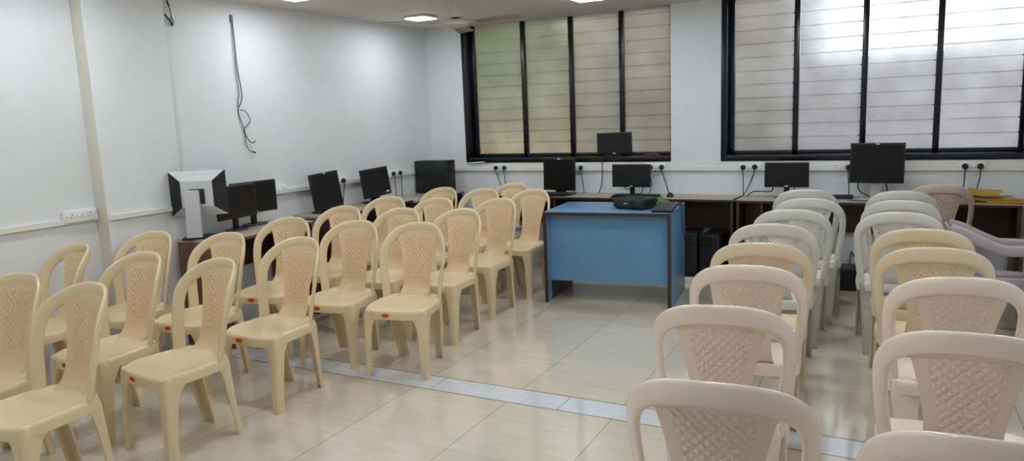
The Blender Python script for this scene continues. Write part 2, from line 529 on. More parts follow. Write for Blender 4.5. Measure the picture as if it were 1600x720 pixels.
def leg_bm(sx, sy):
    """corner leg of L section with rounded edge; sy=-1 front, +1 rear"""
    bm = BM(); rings = []
    if sy < 0:
        #     z    cx    cy    armx  army
        L = [(.420, .194, -.198, .020, .020), (.412, .201, -.206, .034, .034), (.398, .204, -.209, .150, .150), (.384, .206, -.211, .118, .120), (.364, .2075, -.2125, .090, .093), (.340, .2085, -.2135, .072, .077),
             (.310, .209, -.215, .060, .064), (.25, .2095, -.218, .053, .057), (.17, .210, -.222, .047, .050), (.08, .211, -.227, .043, .045), (.012, .2118, -.230, .041, .043), (0, .2128, -.231, .042, .044)]
        r0, th = .022, .009
    else:
        L = [(.428, .186, .132, .030, .028), (.402, .189, .140, .130, .105), (.382, .189, .143, .108, .080), (.365, .188, .145, .096, .066), (.345, .186, .147, .088, .056),
             (.31, .182, .152, .082, .050), (.25, .176, .160, .076, .045), (.17, .169, .172, .069, .041), (.08, .162, .187, .063, .038), (.012, .158, .198, .060, .037), (0, .159, .201, .062, .039)]
        r0, th = .018, .009
    for z, cx, cy, ax, ay in L:
        cy = abs(cy)
        r = min(r0, ax * .6, ay * .6)
        outer = [(-ax, 0.0)]
        outer += [(-ax * .66, .0022), (-ax * .33, .0012)] if ax > .03 else []
        for k in range(7):
            a = pi / 2 * (1 - k / 6)
            outer.append((-r + r * cos(a), -r + r * sin(a)))
        outer += [(.0012, -ay * .5)]
        outer += [(0.0, -ay)]
        ri = max(.002, r - th)
        inner = [(-th, -ay)]
        for k in range(5):
            a = pi / 2 * (k / 4)
            inner.append((-th - ri + ri * cos(a), -th - ri + ri * sin(a)))
        inner += [(-ax, -th)]
        ring = []
        for (px, py) in outer + inner:
            ring.append(Vector((sx * (cx + px), sy * (cy + py), z)))
        if len(ring) < 21:
            while len(ring) < 21: ring.insert(1, ring[1].copy())
        rings.append(ring)
    m = max(len(r) for r in rings)
    ring_loft(bm, rings)
    return bm

def quilt(o):
    """raise the woven pads on both faces of the splat"""
    PX, PZ = .0265, .031
    for v in o.data.vertices:
        x, y, z = v.co
        a = max(0, min(1, (z - .56) / .29)); b = max(0, min(1, (.52 - z) / .10))
        hw = .094 + .056 * a ** 1.35 + .014 * b ** 2
        if not (abs(x) < hw - .034 and 0.53 < z < .796 - .55 * x * x): continue
        yc = yb(z) - .001 - WRAP * (abs(x) / CX) ** 2.4
        a1 = (x / PX + (z - .4) / PZ) * pi; a2 = (x / PX - (z - .4) / PZ) * pi
        e = .0062 * abs(sin(a1) * sin(a2)) ** .55 - .0022
        v.co.y += e if y > yc else -e

def make_chair(name, label, mf, ms, ml, perf=False, sticker=False, group=None):
    t = thing(name, label, 'chair', group=group)
    s = obj('seat', seat_bm(), mf, t); solid(s, .006, -1)
    obj('back_frame', frame_bm(), mf, t, angle=60)
    sp = obj('splat', splat_bm(perf), ms, t); solid(sp, .006, 0, 75)
    if not perf: quilt(sp)
    for sy in (-1, 1):
        for sx in (-1, 1):
            obj('leg', leg_bm(sx, sy), ml, t, angle=50)
    if sticker:
        bm = BM()
        n = 20
        def ov(k, s): return Vector((-.047 + .027 * s * cos(2 * pi * k / n), -.2282 - (0 if s == 1 else .0006), .389 + .0135 * s * sin(2 * pi * k / n)))
        ring_loft(bm, [[ov(k, 1) + Vector((0, .003, 0)) for k in range(n)], [ov(k, 1) for k in range(n)], [ov(k, .8) for k in range(n)]])
        o = obj('sticker', bm, M_STICK, t)
        o['label'] = 'orange oval sticker'
        bm = BM()
        for (x, w, h, dz) in ((-.0100, .0022, .0075, 0), (-.0062, .0032, .0050, -.001), (-.002, .0028, .0048, -.001), (.002, .0026, .0065, 0), (.006, .0034, .005, -.001), (.0098, .0018, .006, 0)):
            box(bm, -.047 + (x - w / 2) * 1.3, -.047 + (x + w / 2) * 1.3, -.2296, -.2286, .389 + (dz - h / 2) * 1.3, .389 + (dz + h / 2) * 1.3)
        obj('print', bm, M_STICKIN, o, smooth=False)
    return t

LEFT_GROUP = 'beige chairs of the left block'
RIGHT_GROUP = 'chairs of the right block'
#LEFTPOSES#
LEFT = [
 # x, y, angle, label
 (0.881, -5.106, 12.0, 'beige plastic chair cut by the left edge of the photo, its seat out of view'),
 (1.416, -5.138, 1.4, 'beige plastic chair nearest the viewer in the left block, second from the left edge'),
 (0.191, -4.438, -6.9, 'beige plastic chair against the left wall under the empty socket board'),
 (0.943, -4.512, 3.1, 'beige plastic chair of the middle file, second row from the viewer'),
 (1.502, -4.521, -7.2, 'beige plastic chair at the aisle end of the second row from the viewer'),
 (0.306, -3.948, 10.6, 'beige plastic chair beside the wall pillar, partly hidden behind a nearer chair'),
 (0.856, -3.858, 3.4, 'beige plastic chair in front of the brown desk end panel'),
 (1.474, -3.882, 0.4, 'beige plastic chair standing alone before the grey floor strip, at the aisle end'),
 (0.777, -3.190, 13.6, 'beige plastic chair beside the desk with the silver backed monitor'),
 (1.380, -3.206, 9.5, 'beige plastic chair left of the one with its foot on the grey floor strip'),
 (1.893, -3.195, 12.4, 'beige plastic chair with front leg on the grey floor strip, aisle end of fourth row'),
 (0.715, -2.559, 7.8, 'beige plastic chair below the leaning dark monitor on the left desk'),
 (1.269, -2.573, 2.4, 'beige plastic chair of the middle file, fifth row from the viewer'),
 (1.755, -2.523, -1.6, 'beige plastic chair at the aisle end of the fifth row from the viewer'),
 (0.665, -1.900, 8.2, 'beige plastic chair below the monitor with the yellow green label'),
 (1.153, -1.916, 1.6, 'beige plastic chair of the middle file, sixth row from the viewer'),
 (1.704, -1.876, -4.7, 'beige plastic chair at the aisle end of the sixth row from the viewer'),
 (0.69, -1.120, -0.9, 'beige plastic chair in front of the black computer case in the room corner'),
 (1.174, -1.178, -1.7, 'beige plastic chair of the middle file, seventh row from the viewer'),
 (1.685, -1.191, -3.4, 'beige plastic chair right beside the left end of the blue desk'),
 (1.218, -0.655, -1.1, 'beige plastic chair farthest back in the left block, against the back desk'),
]
LSC = (.972, 1, .994)
#/LEFTPOSES#
base = make_chair('plastic_chair', 'x', P_BEIGE, P_BEIGE_SPLAT, P_BEIGE, sticker=True, group=LEFT_GROUP)
for i, (x, y, a, lab) in enumerate(LEFT):
    if i == 0:
        base.location = (x, y, 0); base.rotation_euler = (0, 0, radians(a)); base['label'] = lab; base.scale = LSC
    else:
        dup(base, (x, y, 0), radians(a), lab, LEFT_GROUP, LSC)
#RIGHTPOSES#
RIGHT = [
 ('p', 4.163, -4.856, 185.6, 'pinkish cream plastic chair nearest the viewer, seen from behind right of centre'),
 ('p', 4.023, -4.174, 188.3, 'pinkish cream plastic chair second from the viewer in the file beside the blue desk'),
 ('p', 3.999, -3.522, 187.1, 'pinkish cream plastic chair third from the viewer in the file beside the blue desk'),
 ('c', 3.973, -3.005, 186.7, 'cream plastic chair just before the white chairs in the file beside the blue desk'),
 ('w', 3.948, -2.412, 186.1, 'aged white plastic chair with perforated back, nearest white one beside the blue desk'),
 ('w', 3.979, -1.812, 185.9, 'aged white plastic chair, second white one in the file beside the blue desk'),
 ('w', 4.023, -1.224, 184.6, 'aged white plastic chair, third white one in the file beside the blue desk'),
 ('w', 3.949, -0.673, 184.8, 'aged white plastic chair farthest back below the small monitor on the right desk'),
 ('p', 4.736, -4.957, 181.0, 'pinkish cream plastic chair cut by the bottom edge at the lower right corner'),
 ('p', 4.753, -4.237, 181.0, 'pinkish cream plastic chair second from the viewer in the right hand file'),
 ('p', 4.759, -3.519, 185.9, 'pinkish cream plastic chair third from the viewer in the right hand file'),
 ('c', 4.723, -2.931, 181.6, 'cream plastic chair fourth from the viewer in the right hand file'),
 ('c', 4.692, -2.419, 181.2, 'cream plastic chair just before the white chairs in the right hand file'),
 ('w', 4.591, -1.816, 181.0, 'aged white plastic chair, nearest white one in the right hand file'),
 ('w', 4.602, -1.253, 181.0, 'aged white plastic chair, middle white one in the right hand file'),
 ('w', 4.608, -0.700, 181.0, 'aged white plastic chair below the large monitor, farthest in the right hand file'),
]
RSC = (1.06, 1.03, 1.027)
#/RIGHTPOSES#
PROTO = {}
HOLES = .14
SETS = {'p': (P_PINK, P_PINK_SPLAT, P_PINK, False), 'c': (P_CREAM, P_CREAM_SPLAT, P_CREAM, False), 'w': (P_WHITE, P_WHITE, P_WHITELEG, True)}
for k, x, y, a, lab in RIGHT:
    if k not in PROTO:
        mf, ms, ml, pf = SETS[k]
        PROTO[k] = make_chair('plastic_chair', lab, mf, ms, ml, pf, group=RIGHT_GROUP)
        PROTO[k].location = (x, y, 0); PROTO[k].rotation_euler = (0, 0, radians(a)); PROTO[k].scale = RSC
    else:
        dup(PROTO[k], (x, y, 0), radians(a), lab, RIGHT_GROUP, RSC)
rose = make_chair('plastic_chair', 'dull pink plastic chair pushed against the right desk below the envelopes', P_ROSE, P_ROSE, P_ROSE)
rose.location = (4.865, -.262, 0); rose.rotation_euler = (0, 0, radians(181)); rose.scale = (1.03,) * 3

# low armchair with sweeping arms ------------------------------------
arm = thing('plastic_armchair', 'mauve plastic armchair facing the right wall, behind the right hand file of chairs', 'armchair', (5.13, -1.20, 0), radians(90))
arm.scale = (.55, 1, 1)
# local: faces -Y (world +X); local +X -> world +Y
bm = BM(); n = 64; rings = []
for s in (.02, .3, .6, .85, .95, 1):
    r = []
    for k in range(n):
        p = seat_outline(2 * pi * k / n) * s; p.x *= 1.08; p.z = .385 - .02 * (1 - s * s); r.append(p)
    rings.append(r)
for off, dz in ((.006, -.004), (.01, -.014), (.011, -.03), (.011, -.062)):
    r = []
    for k in range(n):
        p = seat_outline(2 * pi * k / n, off); p.x *= 1.08; p.z = .385 + dz; r.append(p)
    rings.append(r)
ring_loft(bm, rings, True, False)
s_ = obj('seat', bm, P_MAUVE, arm); solid(s_, .006)
bm = BM()
G = []
for j in range(13):
    z =   .375 + j / 12 * .345; row = []
    for i in range(17):
        u = i / 8 - 1
        w = .205 + .03 * sin(j / 12 * pi * .6)
        zz = z - (.05 * u * u * (j / 12) ** 3)
        row.append(bm.verts.new((u * w, .185 + (z - .38) * .22 - .05 * u * u, zz)))
    G.append(row)
for j in range(12):
    for i in range(16):
        if 3 <= j <= 9 and i % 3 == 1 and 1 <= i <= 14: continue
        bm.faces.new((G[j][i], G[j][i + 1], G[j + 1][i + 1], G[j + 1][i]))
b_ = obj('backrest', bm, P_MAUVE, arm); solid(b_, .008, 0)
for sx in (-1, 1):
    P = smooth_path([(sx * .225, .235, .69), (sx * .238, .15, .662), (sx * .245, .05, .61), (sx * .25, -.06, .565), (sx * .25, -.15, .565), (sx * .245, -.205, .555), (sx * .238, -.222, .50), (sx * .23, -.222, .40), (sx * .225, -.218, .36)], 6)
    rings = []
    for i, p in enumerate(P):
        T = (P[min(i + 1, len(P) - 1)] - P[max(i - 1, 0)]).normalized()
        W = Vector((1, 0, 0)); N = T.cross(W).normalized()
        rings.append(sec_ring(p, W, N, (.078), .074 if i < len(P) * .62 else .04, 16))
    bm = BM(); ring_loft(bm, rings); obj('armrest', bm, P_MAUVE, arm, angle=60)
for sy in (-1, 1):
    for sx in (-1, 1):
        bm = leg_bm(sx, sy)
        for v in bm.verts: v.co.z *= .88; v.co.x *= 1.05
        obj('leg', bm, P_MAUVE, arm, angle=50)

# ------------------------------------------------------------------ blue desk
ang = radians(5.5)
bd = thing('blue_desk', 'blue laminate desk with dark edges standing in the middle of the room', 'desk', (2.04, -1.485, 0), ang)
LB, DB, HB = 1.03, .68, .752
bm = BM(); box(bm, 0, LB, .0, DB, HB - .026, HB, .0015); obj('desk_top', bm, M_BLUE, bd)
bm = BM(); box(bm, -.001, LB + .001, -.003, .001, HB - .027, HB - .0005); obj('edge_band', bm, M_EDGE, bd, smooth=False)
for k, x in enumerate((0, LB - .026)):
    bm = BM(); box(bm, x, x + .026, 0.001, DB - .002, .002, HB - .026, .001)
    o = obj('side_panel', bm, [M_BLUE, M_DARKWOOD], bd)
    bm = BM(); box(bm, x - .001, x + .027, -.003, .001, 0, HB - .026); obj('edge_band', bm, M_EDGE, bd, smooth=False)
for ch in bd.children:
    if ch.name.startswith('side_panel'):
        left = min(v.co.x for v in ch.data.vertices) < .1
        for p in ch.data.polygons:
            if left and p.normal.x > .8 : p.material_index = 0
bm = BM(); box(bm, .0265, LB - .0265, .075, .093, .175, HB - .0265); obj('modesty_panel', bm, M_BLUE, bd, smooth=False)
bm = BM(); box(bm, .0262, .0275, .094, DB - .01, .005, HB - .03); obj('inner_lining', bm, M_DARKWOOD, bd, smooth=False)
bm = BM(); box(bm, LB - .0275, LB - .0262, .094, DB - .01, .005, HB - .03); obj('inner_lining', bm, M_DARKWOOD, bd, smooth=False)

def bdp(x, y, z=HB): return Vector((2.04 + x * cos(ang) - y * sin(ang), -1.485 + x * sin(ang) + y * cos(ang), z))

# ------------------------------------------------------------------ computer desks
def desk(label, x0, x1, y0, y1, z, rz=0, loc=None, open_dir='front', end_mat=None, panel=True, dividers=()):
    """slab-sided desk: local X length, local Y depth from front (y0) to back (y1)"""
    L_, D_ = x1 - x0, y1 - y0
    r = thing('computer_desk', label, 'desk', loc or (x0, y0, 0), rz)
    em = end_mat or M_DARKWOOD
    bm = BM(); box(bm, 0, L_, 0, D_, z - .024, z, .003); obj('desk_top', bm, M_TOP, r)
    bm = BM(); box(bm, 0.001, L_ - .001, -.004, .0, z - .023, z - .003, .001); obj('edge_band', bm, M_EDGE if em is M_DARKWOOD else M_REDWOOD, r)
    for x in (.004, L_ - .026):
        bm = BM(); box(bm, x, x + .022, .012, D_ - .01, 0, z - .0245, .001); obj('side_panel', bm, em, r)
    for x in dividers:
        bm = BM(); box(bm, x, x + .02, .02, D_ - .03, 0, z - .0245, .001); obj('divider', bm, M_DARKWOOD, r)
    if panel:
        bm = BM(); box(bm, .0265, L_ - .0265, D_ - .06, D_ - .045, z - .30, z - .025); obj('modesty_panel', bm, M_DARKWOOD, r, smooth=False)
    return r
GD = None
desk('long dark computer desk under the first window, behind the blue desk', 1.62, 3.335, -.375, -.005, .742)
desk('dark computer desk in the back corner under the left end of the first window', .70, 1.60, -.375, -.005, .742)
desk('dark computer desk under the second window carrying two monitors', 3.36, 5.40, -.40, -.005, .742, dividers=(.20,))
# desks along the left wall: front (kneehole) faces +X
R90 = radians(90)
# local x -> world +Y, local -y -> world +X
desk('brown computer desk nearest along the left wall with the silver backed monitor on it', 0, .96, 0, .455, .768, R90 + radians(5), (.542, -3.37, 0), end_mat=M_REDWOOD)
desk('brown computer desk in the middle of the left wall under the leaning monitors', 0, 1.20, 0, .405, .765, R90, (.42, -2.2, 0))
desk('dark computer desk at the left wall corner carrying a black computer case', 0, .86, 0, .445, .752, R90, (.46, -.97, 0))
desk('dark computer desk along the right wall at the edge of the photo', 0, 1.3, 0, .55, .745, -R90, (5.44, -.42, 0))

# ------------------------------------------------------------------ monitors
def monitor(label, loc, rz, w, h, zc, tilt=0, roll=0, depth=.045, stand='neck', scr=None, bez=.012, logo='bottom', base_w=.2, loose=False, z0=.742, neck_w=.045, case=None, name='monitor', neck_mat=None, swivel=0):
    """loc = base point on the surface; zc = height of the panel's lower edge over it; screen faces local -Y"""
    r = thing(name, label, 'monitor', (loc[0], loc[1], loc[2]), rz)
    T = Matrix.Translation((0, 0, zc)) @ Matrix.Rotation(radians(swivel), 4, 'Z') @ Matrix.Rotation(radians(tilt), 4, 'X') @ Matrix.Rotation(radians(roll), 4, 'Y')
    cm = case or M_BLACK
    bm = BM()
    box(bm, -w / 2, w / 2, -.012, .014, 0, h, .003, T)
    box(bm, -w * .36, w * .36, .014, depth, h * .12, h * .86, .012, T)
    obj('casing', bm, cm, r)
    bm = BM(); box(bm, -w / 2 + bez, w / 2 - bez, -.0132, -.0118, bez * 1.6, h - bez, .0, T); obj('screen', bm, scr or M_SCREEN, r, smooth=False)
    if logo:
        zl = bez * .5 if logo == 'bottom' else h - bez * .9
        bm = BM(); box(bm, -.016, .016, -.0138, -.012, zl, zl + .008, 0, T); obj('logo', bm, M_LOGO, r, smooth=False)
    nm = neck_mat or M_BLACK
    if stand == 'neck':
        bm = BM(); box(bm, -neck_w / 2, neck_w / 2, .016, .04, .008, zc + h * .35, .004); obj('stand_neck', bm, nm, r)
        bm = BM()
        n = 28
        def e(k, sx, sy, z): return Vector((base_w / 2 * sx * cos(2 * pi * k / n), .02 + base_w * .36 * sy * sin(2 * pi * k / n), z))
        ring_loft(bm, [[e(k, 1, 1, 0) for k in range(n)], [e(k, 1, 1, .006) for k in range(n)], [e(k, .94, .94, .011) for k in range(n)], [e(k, .3, .3, .014) for k in range(n)]])
        obj('stand_base', bm, nm, r)
    elif stand == 'low':
        bm = BM(); box(bm, -.05, .05, .015, .06, .006, zc + h * .4, .006); obj('stand_neck', bm, nm, r)
        bm = BM(); box(bm, -base_w / 2, base_w / 2, -.06, .12, 0, .014, .004); obj('stand_base', bm, nm, r)
    return r

ZD = .742
MG = 'monitors'
monitor('thin black monitor on a slim stand behind the projector on the back desk', (2.365, -.20, ZD), 0, .372, .214, .083, scr=M_SCREEN2, base_w=.19)
monitor('black monitor standing up on the sill of the first window', (2.122, .036, ZS + .048), radians(2), .35, .212, .018, tilt=0, roll=-1, scr=M_SCREEN2, stand='low', base_w=.16, bez=.013)
monitor('square black monitor standing on a black box left of the blue desk', (1.628, -.205, ZD), radians(6), .325, .322, .045, tilt=4, roll=2, scr=M_SCREEN, stand='low', logo='top', base_w=.27, bez=.016)
monitor('small black monitor on the right desk left of the large one', (3.744, -.20, ZD), 0, .357, .212, .095, scr=M_SCREEN, base_w=.19)
monitor('large black monitor on silver stand in front of the second window', (4.43, -.20, ZD), radians(1), .398, .325, .135, scr=M_SCREEN, neck_w=.085, neck_mat=M_SILVER, logo='top', roll=.5, base_w=.24, bez=.014)


# ------------------------------------------------------------------ more monitors
# rear view of the old silver monitor
ms = thing('monitor', 'old silver and black monitor seen from behind on the nearest brown desk', 'monitor', (.245, -3.325, .768), radians(-141))
ms.rotation_euler[0] = 0
bm = BM(); zc = .155; w_, h_ = .375, .315
def rect(wx, z0, z1, y): return [Vector((-wx, y, z0)), Vector((wx, y, z0)), Vector((wx, y, z1)), Vector((-wx, y, z1))]
OY = -.075
R0 = rect(w_ / 2, zc, zc + h_, OY - .012); R1 = rect(w_ / 2, zc, zc + h_, OY + .006); R2 = rect(w_ * .28, zc + .065, zc + h_ - .07, OY + .055)
V = ring_loft(bm, [R0, R1, R2])
for f in bm.faces: f.material_index = 0
cas = obj('casing', bm, [M_SILVWHITE, M_BLACKMATT], ms, angle=20)
for p in cas.data.polygons:
    if abs(p.normal.x) > .25: p.material_index = 1
bm = BM(); box(bm, -w_ / 2 + .012, w_ / 2 - .012, OY - .0135, OY - .0115, zc + .02, zc + h_ - .012); obj('screen', bm, M_SCREEN, ms, smooth=False)
bm = BM(); box(bm, -.05, .05, OY + .05, OY + .062, zc + .085, zc + .19, .002); obj('mount_plate', bm, M_BLACKMATT, ms)
bm = BM()
ring_loft(bm, [[Vector((x, y, .012)) for x, y in ((-.052, .03), (.052, .03), (.052, .066), (-.052, .066))], [Vector((x, y, .10)) for x, y in ((-.05, .012), (.05, .012), (.05, .048), (-.05, .048))],
               [Vector((x, y, .325)) for x, y in ((-.047, -.018), (.047, -.018), (.047, .022), (-.047, .022))], [Vector((x, y, .338)) for x, y in ((-.043, -.014), (.043, -.014), (.043, .016), (-.043, .016))]])
bmesh.ops.bevel(bm, geom=list(bm.edges), offset=.004, segments=2, affect='EDGES'); [setattr(v.co, 'x', v.co.x + .028) for v in bm.verts]; obj('stand_column', bm, M_SILVER, ms)
bm = BM(); box(bm, -.11, .11, -.13, .075, 0, .014, .005); obj('stand_base', bm, M_BLACKMATT, ms)
bm = BM()
for k in range(13):
    x = -.13 + k * .0215 + random.uniform(-.004, .004); hh = random.uniform(.006, .016); t = .42
    zz = zc + h_ - .024 - random.uniform(0, .006)
    y = OY + .006 + (zc + h_ - zz) / .07 * .049
    if k in (5, 8): continue
    box(bm, x, x + random.uniform(.006, .016), y - .002, y + .0012, zz - hh, zz)
obj('printed_marks', bm, mat('grey_print', (120, 122, 126), .6), ms, smooth=False)
DL = .768
monitor('wide black monitor on the nearest brown desk half behind the silver backed one', (.225, -2.965, DL), radians(94), .385, .245, .092, scr=M_SCREEN, logo=None, base_w=.2)
monitor('wide black monitor farther along the nearest brown desk, in front of a socket board', (.14, -2.715, DL), radians(86), .42, .245, .096, scr=M_SCREEN, logo='bottom', base_w=.22)
monitor('upright black monitor with a light mark on its top edge, on the left wall desk', (.21, -1.945, .765), radians(92), .365, .315, .035, tilt=-7, roll=-2.5, stand='low', logo='top', base_w=.2, bez=.014)
m4 = monitor('black monitor with a yellow green label on its lower corner, on the left wall desk', (.20, -1.25, .765), radians(90), .40, .27, .06, tilt=-7, roll=-2, stand='low', logo=None, base_w=.2, bez=.016)
T4 = Matrix.Translation((0, 0, .06)) @ Matrix.Rotation(radians(-7), 4, 'X') @ Matrix.Rotation(radians(-2), 4, 'Y')
bm = BM(); box(bm, .12, .168, -.0148, -.013, .022, .038, 0, T4); o = obj('label', bm, M_YELLOW, m4, smooth=False); o['label'] = 'yellow green stuck-on label'

# ------------------------------------------------------------------ computer cases
def tower(label, loc, rz, w, d, h, name='computer_case', stand=0, wide=False):
    r = thing(name, label, 'computer', loc, rz)
    bm = BM(); box(bm, -w / 2, w / 2, -d / 2 + .02, d / 2, stand + .008, stand + h, .006); obj('case_body', bm, M_BLACK, r)
    bm = BM(); box(bm, -w / 2 + .002, w / 2 - .002, -d / 2, -d / 2 + .021, stand + .006, stand + h + .003, .008); fp = obj('front_panel', bm, M_BLACKMATT, r)
    bm = BM(); box(bm, -w / 2 + .015, w / 2 - .015, -d / 2 - .001, -d / 2 + .003, stand + h - .06, stand + h - .022, .001); box(bm, -w / 2 + .015, w / 2 - .015, -d / 2 - .001, -d / 2 + .003, stand + h - .105, stand + h - .067, .001); obj('drive_bay', bm, M_BLACK, fp)
    bm = BM(); lathe(bm, [(.0, .002), (.009, .002), (.010, 0), (.010, -.004)], 16, Matrix.Translation((0, -d / 2, stand + h * .55)) @ Matrix.Rotation(radians(90), 4, 'X')); obj('power_button', bm, M_BLACK, fp)
    if stand:
        bm = BM(); box(bm, -w / 2 - .01, w / 2 + .01, -d / 2 + .02, d / 2 + .01, stand - .012, stand + .008, .003)
        for x in (-1, 1):
            for y in (-1, 1): box(bm, x * w / 2 - .012, x * w / 2 + .012, y * d * .4 - .012, y * d * .4 + .012, 0, stand - .012, .004)
        obj('trolley', bm, M_BLACKMATT, r)
    else:
        bm = BM()
        for x in (-1, 1):
            for y in (-1, 1): box(bm, x * w * .38 - .012, x * w * .38 + .012, y * d * .38 - .012, y * d * .38 + .012, 0, .009, .002)
        obj('feet', bm, M_BLACKMATT, r)
    return r
tower('black computer case standing on the corner desk, side towards the room', (.225, -.29, .752), radians(91), .17, .40, .345)
tower('black computer case on a trolley under the back desk, beside the blue desk end', (2.93, -.215, 0), radians(4), .17, .34, .375, stand=.06)
tower('black computer case on a trolley under the back desk, nearer the desk gap', (3.155, -.225, 0), radians(-6), .18, .36, .37, stand=.06)
bx = thing('power_supply', 'small white box on the floor in front of the computer cases', 'box', (2.975, -.445, 0), radians(15))
bm = BM(); box(bm, -.045, .045, -.03, .03, 0, .045, .005); obj('body', bm, M_SOCKET, bx)
bm = BM(); tube(bm, [(.045, 0, .02), (.09, .01, .006), (.13, .05, .005), (.16, .13, .005)], .004); obj('lead', bm, M_CABLE, bx)
ups = thing('backup_power_unit', 'black boxy power unit on the floor under the right desk between the chair files', 'power unit', (4.235, -.20, 0), radians(3))
bm = BM(); box(bm, -.075, .075, -.15, .15, .008, .17, .008); obj('body', bm, M_BLACK, ups)
bm = BM(); box(bm, -.07, .07, -.158, -.148, .012, .165, .006); obj('front_panel', bm, M_BLACKMATT, ups)
bm = BM()
for x in (-.055, .055):
    for y in (-.12, .12): box(bm, x - .01, x + .01, y - .01, y + .01, 0, .009)
obj('feet', bm, M_BLACKMATT, ups)
bm = BM(); tube(bm, [(.02, .14, .15), (.03, .16, .26), (.05, .17, .24), (.08, .12, .19), (.06, .0, .175)], .005); obj('lead', bm, M_CABLE, ups)

# ------------------------------------------------------------------ keyboards, mouse, box under the square monitor
def keyboard(label, loc, rz, w=.44, d=.13):
    r = thing('keyboard', label, 'keyboard', loc, rz)
    bm = BM()
    ring_loft(bm, [[Vector((x, y, z0 + (y + d / 2) / d * t)) for x, y in ((-w / 2, -d / 2), (w / 2, -d / 2), (w / 2, d / 2), (-w / 2, d / 2))] for z0, t in ((0, .001), (.012, .012))])
    bmesh.ops.bevel(bm, geom=list(bm.edges), offset=.003, segments=2, affect='EDGES')
    obj('body', bm, M_BLACKMATT, r)
    bm = BM()
    for j in range(5):
        n = 15
        y0 = -d / 2 + .014 + j * (d - .03) / 5
        for i in range(n):
            if j == 0 and 3 < i < 9 and i != 4: continue
            x0 = -w / 2 + .012 + i * (w - .024) / n; wk = (w - .024) / n - .003
            if j == 0 and i == 4: wk = wk * 5 + .012
            zz = .0125 + (y0 + d / 2) / d * .011
            box(bm, x0, x0 + wk, y0, y0 + (d - .03) / 5 - .003, zz, zz + .006)
    obj('keys', bm, M_BLACK, r, smooth=False)
    return r
keyboard('black keyboard in front of the thin monitor behind the projector', (2.44, -.312, ZD), radians(2))
keyboard('black keyboard lying between the two monitors on the right desk', (4.075, -.14, ZD), radians(-2), .37)
mo = thing('computer_mouse', 'black mouse on the back desk right of the keyboard', 'mouse', (2.745, -.235, ZD), radians(20))
bm = BM()
bmesh.ops.create_uvsphere(bm, u_segments=20, v_segments=12, radius=1)
for v in bm.verts: v.co = Vector((v.co.x * .032, v.co.y * .055, max(0, v.co.z) * .038 + .0005 + (.002 if v.co.z > 0 else 0)))
obj('shell', bm, M_BLACK, mo)
bm = BM(); box(bm, -.004, .004, -.038, -.018, .028, .036, .002); obj('wheel', bm, M_BLACKMATT, mo)
bo = thing('docking_box', 'flat black box under the square monitor left of the blue desk', 'box', (1.63, -.327, ZD), radians(3))
bm = BM(); box(bm, -.13, .13, -.045, .045, .004, .036, .006); obj('body', bm, M_BLACKMATT, bo)
bm = BM(); box(bm, .03, .11, -.047, -.044, .012, .028, .001); obj('front_slot', bm, M_SCREEN, bo)
bm = BM(); [box(bm, x - .008, x + .008, -.03, .03, 0, .005) for x in (-.1, .1)]; obj('feet', bm, M_BLACK, bo)

# ------------------------------------------------------------------ on the blue desk
pj = thing('projector', 'black projector standing on the blue desk, lens towards the room', 'projector', (2.70, -1.125, HB), radians(-15))
bm = BM(); W_, D_ = .295, .225
def rr(wx, dy, z, r=.03, n=5):
    pts = []
    for (cx, cy, a0) in ((wx - r, dy - r, 0), (-wx + r, dy - r, 90), (-wx + r, -dy + r, 180), (wx - r, -dy + r, 270)):
        for k in range(n + 1):
            a = radians(a0 + 90 * k / n); pts.append(Vector((cx + r * cos(a), cy + r * sin(a), z)))
    return pts
ring_loft(bm, [rr(W_ / 2 - .012, D_ / 2 - .012, .010), rr(W_ / 2, D_ / 2, .022), rr(W_ / 2, D_ / 2, .078), rr(W_ / 2 - .006, D_ / 2 - .006, .088), rr(W_ / 2 - .02, D_ / 2 - .02, .091)])
obj('body', bm, M_BLACK, pj)
TL = Matrix.Translation((.072, -D_ / 2 + .004, .05)) @ Matrix.Rotation(radians(90), 4, 'X')
bm = BM(); lathe(bm, [(.0, .0), (.034, .0), (.036, .006), (.031, .012), (.029, .004), (.0, .002)], 28, TL); obj('lens_ring', bm, M_BLACKMATT, pj)
bm = BM(); lathe(bm, [(0, .0045), (.012, .0065), (.022, .005), (.0265, .003), (0, .001)], 28, TL); obj('lens', bm, M_CHROME, pj)
bm = BM()
for k, (x, h2) in enumerate(((-.02, .011), (-.011, .008), (-.003, .008), (.005, .008))):
    box(bm, x - .012, x - .0055, -D_ / 2 - .0008, -D_ / 2 + .002, .045, .045 + h2)
obj('logo', bm, M_LOGO, pj, smooth=False)
bm = BM(); lathe(bm, [(0, .0912), (.03, .0912), (.032, .0945), (.028, .0965), (0, .0965)], 24, None, .07, -.06); obj('focus_dial', bm, M_BLACKMATT, pj)
bm = BM()
for j in range(7): box(bm, W_ / 2 - .002, W_ / 2 + .0008, -.07 + j * .02, -.06 + j * .02, .03, .075)
obj('vent', bm, M_SCREEN, pj, smooth=False)
bm = BM()
for x in (-.11, .11):
    for y in (-.08, .08): lathe(bm, [(.009, 0), (.009, .012)], 12, None, x, y)
obj('feet', bm, M_BLACKMATT, pj)

